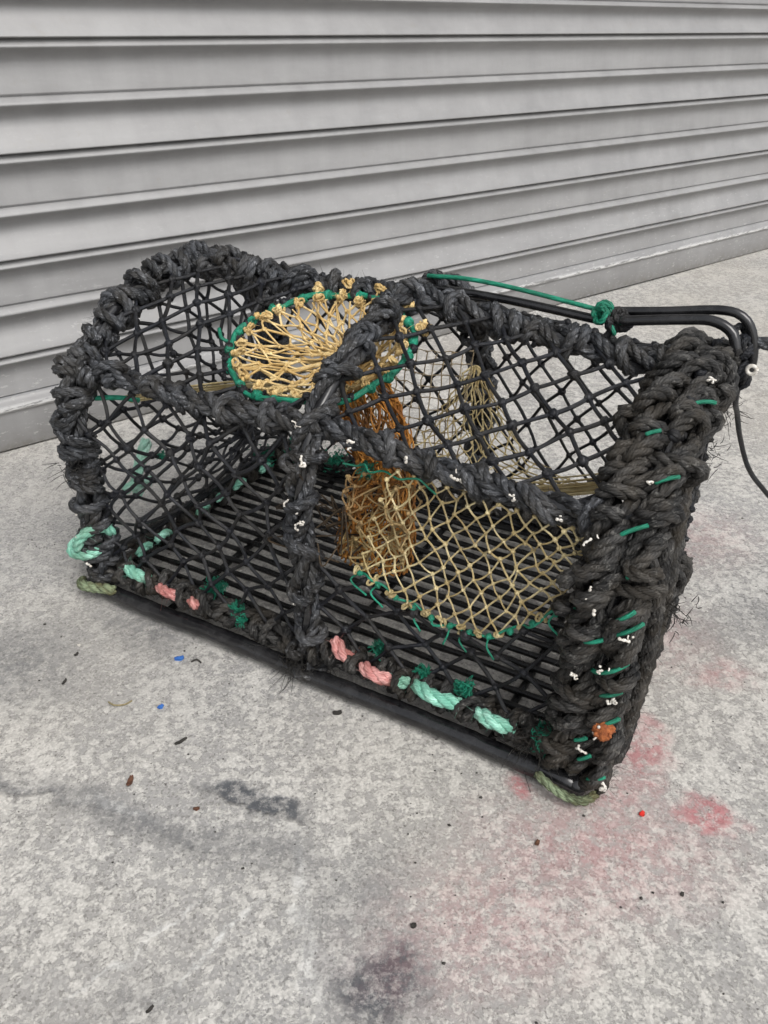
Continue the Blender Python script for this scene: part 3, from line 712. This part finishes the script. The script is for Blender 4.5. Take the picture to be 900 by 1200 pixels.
# ------------------------------------------------------------------ ground
def ground_mat():
    m,nt,b=new_mat('stained_concrete'); g=NT(nt)
    geo=g.n('ShaderNodeNewGeometry').outputs['Position']
    wn=g.n('ShaderNodeTexNoise'); wn.inputs['Scale'].default_value=28; wn.inputs['Detail'].default_value=5; g.l(geo,wn.inputs['Vector'])
    wv=g.n('ShaderNodeVectorMath',operation='MULTIPLY_ADD'); g.l(wn.outputs['Color'],wv.inputs[0]); wv.inputs[1].default_value=(.05,.05,0); g.l(geo,wv.inputs[2])
    P=wv.outputs[0]
    def blobm(cx,cy,rx,ry,ang,soft=.5):
        mp=g.n('ShaderNodeMapping',vector_type='TEXTURE'); g.l(P,mp.inputs['Vector'])
        mp.inputs['Location'].default_value=(cx+.025,cy+.025,0); mp.inputs['Rotation'].default_value=(0,0,math.radians(ang)); mp.inputs['Scale'].default_value=(rx,ry,1)
        s=g.n('ShaderNodeSeparateXYZ'); g.l(mp.outputs[0],s.inputs[0])
        d=g.math('SQRT',g.math('ADD',g.math('POWER',s.outputs[0],2),g.math('POWER',s.outputs[1],2)))
        x=g.n('ShaderNodeMapRange',interpolation_type='SMOOTHSTEP'); g.l(d,x.inputs[0]); x.inputs[1].default_value=1+soft*.3; x.inputs[2].default_value=1-soft; x.inputs[3].default_value=0; x.inputs[4].default_value=1
        return x.outputs[0]
    def many(lst):
        acc=None
        for cx,cy,rx,ry,a,soft,amt in lst:
            v=g.math('MULTIPLY',blobm(cx,cy,rx,ry,a,soft),amt)
            acc=v if acc is None else g.math('MAXIMUM',acc,v)
        return acc
    big=g.noise(geo,2.2,4,.55); mid=g.noise(geo,11,5,.6); fine=g.noise(geo,240,4,.7)
    st=g.noise(g.mapping(geo,scale=(30,9,1),rot=(0,0,math.radians(-38))),1,4,.6)
    v=g.math('ADD',g.math('MULTIPLY',big,.4),g.math('ADD',g.math('MULTIPLY',mid,.35),g.math('MULTIPLY',st,.25)))
    base=g.mix(g.ramp(v,[(.36,0),(.64,1)]),(.285,.282,.274),(.360,.354,.342))
    fr=g.noise(geo,46,12,.80,.1); grain=g.noise(geo,420,5,.8)
    base=g.mix(g.math('MULTIPLY',g.ramp(grain,[(.40,1),(.55,0)]),.30),base,(.17,.165,.16))
    base=g.mix(g.math('MULTIPLY',g.ramp(g.noise(g.mapping(geo,loc=(4,4,1)),90,9,.8),[(.52,0),(.62,1)]),.45),base,(.44,.43,.41))
    vo=g.n('ShaderNodeTexVoronoi'); vo.inputs['Scale'].default_value=430; g.l(geo,vo.inputs['Vector'])
    vs=g.n('ShaderNodeSeparateColor'); g.l(vo.outputs['Color'],vs.inputs[0])
    base=g.mix(g.math('MULTIPLY',g.ramp(vs.outputs[0],[(.70,0),(.86,1)]),.55),base,(.50,.485,.46))
    base=g.mix(g.math('MULTIPLY',g.ramp(vs.outputs[1],[(.84,0),(.94,1)]),.60),base,(.14,.135,.13))
    sp=g.noise(geo,105,9,.72,.15)
    dens=g.math('ADD',g.math('MULTIPLY',g.noise(g.mapping(geo,loc=(5,2,0)),5.5,4,.6),.75),g.math('MULTIPLY',st,.5))
    thr=g.math('ADD',g.math('MULTIPLY',sp,.62),g.math('ADD',g.math('MULTIPLY',fr,.40),g.math('MULTIPLY',dens,.32)))
    crust=g.ramp(thr,[(.700,0),(.714,.85),(.76,1)])
    dark=many([(-.128,.520,.066,.017,-23,.45,1.),(-.003,.345,.050,.042,30,.7,1.),(-.24,.500,.16,.024,-21,.9,.62),(-.36,.535,.10,.010,-18,.8,.6),(-.44,.72,.10,.10,0,1.,.55),(-.30,.79,.10,.05,-30,1.,.6),(-.095,.46,.07,.03,-30,.9,.45),(-.02,.42,.06,.05,60,1.,.4),(-.20,.33,.05,.03,45,1.,.3),(.9,1.1,.25,.1,20,1.,.35),(.45,.8,.12,.05,30,1.,.3)])
    crust=g.math('MULTIPLY',crust,g.math('SUBTRACT',1,g.math('MULTIPLY',dark,.8)))
    left=many([(-.75,1.0,.45,.35,0,1.,.7),(-.35,.75,.22,.14,-30,1.,.4)])
    crust=g.math('MULTIPLY',crust,g.math('SUBTRACT',1,left))
    cc=g.mix(g.ramp(g.math('ADD',g.math('MULTIPLY',grain,.6),g.math('MULTIPLY',vs.outputs[2],.3)),[(.36,0),(.58,1)]),(.43,.42,.395),(.61,.595,.56))
    col=g.mix(g.math('MULTIPLY',crust,.85),base,cc)
    col=g.mix(g.math('MULTIPLY',g.ramp(g.noise(geo,1.6,3,.5),[(.4,0),(.65,1)]),.25),col,(.47,.42,.34))
    # pale scraped lines
    ln=many([(-.14,.375,.075,.004,48,.9,.8),(-.175,.40,.05,.003,48,.9,.6),(-.075,.43,.010,.06,15,.9,.6),(-.06,.36,.012,.05,10,.9,.6),(-.22,.36,.07,.004,45,.9,.5),(-.26,.512,.05,.007,-15,.9,.6)])
    col=g.mix(g.math('MULTIPLY',ln,g.ramp(sp,[(.42,.1),(.55,1)])),col,(.64,.64,.62))
    dn=g.ramp(g.noise(geo,85,9,.8),[(.46,1),(.58,.22)])
    col=g.mix(g.math('MULTIPLY',dark,dn),col,(.085,.090,.098))
    pk=many([(.312,.505,.040,.026,-15,.6,.85),(.272,.575,.032,.060,-25,1.,.75),(.235,.52,.05,.035,20,1.,.45),(.135,.538,.022,.012,-25,.8,.8),(.20,.465,.14,.08,0,1.,.42),(.10,.40,.14,.08,20,1.,.32),(.33,.78,.10,.10,10,1.,.25),(.40,.70,.05,.03,10,.9,.4),(.44,1.0,.14,.10,10,1.,.25),(.29,.62,.02,.03,10,.8,.5)])
    pn=g.ramp(g.noise(geo,60,10,.8),[(.44,0),(.54,1)])
    col=g.mix(g.math('MULTIPLY',pk,g.math('ADD',g.math('MULTIPLY',pn,.72),.22)),col,(.42,.145,.155))
    pits=g.ramp(g.noise(g.mapping(geo,loc=(2,9,0)),170,3,.6),[(.70,0),(.735,1)])
    col=g.mix(g.math('MULTIPLY',pits,.75),col,(.09,.085,.08))
    pits2=g.ramp(g.noise(g.mapping(geo,loc=(7,1,0)),60,3,.6),[(.735,0),(.75,1)])
    col=g.mix(g.math('MULTIPLY',pits2,.8),col,(.05,.045,.04))
    g.l(col,b.inputs['Base Color']); b.inputs['Roughness'].default_value=.88; b.inputs['Specular IOR Level'].default_value=.25
    n0=g.bump(g.math('ADD',g.math('MULTIPLY',mid,.6),g.math('MULTIPLY',dark,-.25)),.5,.02,None)
    n1=g.bump(g.math('SUBTRACT',g.math('ADD',g.math('MULTIPLY',crust,.5),g.math('MULTIPLY',sp,.8)),g.math('MULTIPLY',pits,.8)),.55,.0022,None,n0)
    g.bump(fine,.5,.0010,b,n1)
    return m
M['ground']=ground_mat()
n=140; S=30.
xs=np.concatenate([[-S,-8,-4],np.linspace(-1.6,3.2,n),[6,10,S]]); ys=np.concatenate([[-S,-8,-2],np.linspace(0,4.8,n),[7,12,S]])
v=[(x,y,(.0025*math.sin(x*5+y*3)*math.sin(y*4.1-x*2)-.0025) if -1.6<x<3.2 and 0<y<4.8 else -.0025) for x in xs for y in ys]
N=len(ys); i=np.arange(len(xs)-1)[:,None]*N; j=np.arange(N-1)[None,:]
f=np.stack([i+j,i+N+j,i+N+j+1,i+j+1],-1).reshape(-1,4)
mb=MB(); mb.add(v,f,[(a[0],a[1]) for a in v]); gr=mb.build('ground',M['ground']); tag(gr,kind='structure')
# ------------------------------------------------------------------ litter on the concrete
def gz(x,y): return .0025*math.sin(x*5+y*3)*math.sin(y*4.1-x*2)-.0025
def flake(name,mat,x,y,lx,ly,ang,label,cat,thick=.0012,curl=.002,jag=.2):
    nx,ny=6,4; v=[];mbk=MB()
    top=[];
    for i in range(nx+1):
        for j in range(ny+1):
            s=(i/nx-.5); t=(j/ny-.5); taper=1-.8*abs(s)**1.6*1.6
            px=s*lx*(1+random.uniform(-jag,jag)*.3); py=t*ly*taper*(1+random.uniform(-jag,jag))
            top.append((px,py,thick+curl*(4*s*s)*.5+curl*random.uniform(0,.2)))
    top=np.array(top); bot=top.copy(); bot[:,2]-=thick
    M1=ny+1
    f=[]
    for i in range(nx):
        for j in range(ny):
            a=i*M1+j; f.append((a,a+M1,a+M1+1,a+1)); a+=len(top); f.append((a,a+1,a+M1+1,a+M1))
    n0=len(top)
    for i in range(nx):
        for j in (0,ny):
            a=i*M1+j; f.append((a,a+M1,a+M1+n0,a+n0))
    for j in range(ny):
        for i in (0,nx):
            a=i*M1+j; f.append((a,a+1,a+1+n0,a+n0))
    mbk.add(np.vstack([top,bot]),f,np.zeros((2*n0,2)))
    o=mbk.build(name,M[mat]); o.location=(x,y,gz(x,y)+.0002); o.rotation_euler=(0,0,math.radians(ang)); tag(o,label,cat,{'paint flake':'paint flakes on the concrete','leaf fragment':'leaf fragments and crumbs on the concrete'}[cat]); return o
flake('paint_flake','blue',-.248,.728,.011,.008,20,'blue paint flake on the concrete nearest the pot\'s front edge','paint flake')
flake('paint_flake','blue',-.251,.647,.007,.006,50,'smaller blue paint flake further from the pot','paint flake')
flake('paint_flake','redflake',.250,.504,.0065,.0048,50,'bright red paint flake beside the pink stain','paint flake')
flake('paint_flake','worm',-.377,.752,.004,.003,0,'tiny white flake left of the pot','paint flake')
flake('leaf_fragment','leaf',-.257,.543,.0125,.0055,85,'reddish brown leaf fragment standing out above the long dark stain','leaf fragment',curl=.004)
flake('leaf_fragment','dark',-.373,.687,.009,.003,80,'black leaf sliver at far left of the concrete','leaf fragment')
flake('leaf_fragment','dark',-.217,.596,.014,.004,40,'black pointed leaf sliver above the dark stain','leaf fragment')
flake('leaf_fragment','leaf',-.183,.510,.006,.004,10,'small brown crumb below the pointed leaf sliver','leaf fragment')
flake('leaf_fragment','dark',-.182,.325,.007,.0025,50,'tiny black sliver near the bottom edge of the photo','leaf fragment')
flake('leaf_fragment','dark',-.052,.637,.010,.006,10,'dark curled leaf bit just below the middle of the pot','leaf fragment')
flake('leaf_fragment','dark',.025,.391,.005,.0045,10,'small black crumb above the round dark stain','leaf fragment')
flake('leaf_fragment','leaf',.143,.471,.006,.004,60,'brown crumb on the pink tinted concrete below the corner','leaf fragment')
flake('leaf_fragment','dark',-.375,.735,.006,.004,60,'dark crumb left of the pot near the stain','leaf fragment')
flake('leaf_fragment','dark',.262,.42,.004,.0035,60,'black crumb at right among the speckled concrete','leaf fragment')
def twig(mat,pts,r,label):
    mb=MB(); P=np.array([(x,y,gz(x,y)+r+z) for x,y,z in pts]); tube(mb,resample(P,.003),r,5); o=mb.build('twig',M[mat]); tag(o,label,'twig')
twig('dark',[(-.232,.722,0),(-.226,.724,.002),(-.220,.720,0)],.0012,'short dark twig next to the larger blue flake')
twig('straw',[(-.312,.655,0),(-.303,.648,.002),(-.292,.650,.001),(-.286,.657,0)],.0010,'pale curled straw left of the smaller blue flake')
# tiny scattered grit, too small to tell apart
mb=MB()
for _ in range(260):
    x=random.uniform(-.6,.7); y=random.uniform(.25,1.1); blob(mb,V3(x,y,gz(x,y)+.0006),random.uniform(.0004,.0010)*random.choice((1,1,1,1.7)),1.4,1,.6,.3,5,3)
gt=mb.build('grit',M['dark']); tag(gt,'fine dark grit scattered on the concrete','grit',kind='stuff')
# ------------------------------------------------------------------ light
wd=bpy.data.worlds.new('World'); bpy.context.scene.world=wd; wd.use_nodes=True; nt=wd.node_tree; nt.nodes.clear()
sky=nt.nodes.new('ShaderNodeTexSky'); sky.sky_type='NISHITA'; sky.sun_disc=False
EL,AZ=math.radians(52),math.radians(150)      # azimuth clockwise from +Y
sky.sun_elevation=EL; sky.sun_rotation=AZ; sky.air_density=1.; sky.dust_density=4.; sky.ozone_density=1.
hs=nt.nodes.new('ShaderNodeHueSaturation'); hs.inputs['Saturation'].default_value=.22
bg=nt.nodes.new('ShaderNodeBackground'); bg.inputs[1].default_value=.15; out=nt.nodes.new('ShaderNodeOutputWorld')
nt.links.new(sky.outputs[0],hs.inputs['Color']); nt.links.new(hs.outputs[0],bg.inputs[0]); nt.links.new(bg.outputs[0],out.inputs[0])
sd=bpy.data.lights.new('sun','SUN'); sd.energy=1.0; sd.angle=math.radians(35); sd.color=(1,.97,.93)
so=bpy.data.objects.new('sun',sd); C.objects.link(so)
from mathutils import Vector
dirv=Vector((math.sin(AZ)*math.cos(EL),math.cos(AZ)*math.cos(EL),math.sin(EL)))
so.rotation_euler=dirv.to_track_quat('Z','Y').to_euler(); so.location=dirv*5
# ------------------------------------------------------------------ camera
cd=bpy.data.cameras.new('camera'); cam=bpy.data.objects.new('camera',cd); C.objects.link(cam)
cam.location=(0,0,.65); cam.rotation_euler=(math.radians(90-31.4),0,0)
cd.sensor_fit='VERTICAL'; cd.sensor_height=36; cd.sensor_width=27; cd.lens=27.9; cd.clip_start=.02; cd.clip_end=200
sc=bpy.context.scene; sc.camera=cam
sc.view_settings.view_transform='Standard'; sc.view_settings.look='None'; sc.view_settings.exposure=.42; sc.view_settings.gamma=1

sc.cycles.max_bounces=5; sc.cycles.diffuse_bounces=3; sc.cycles.glossy_bounces=2
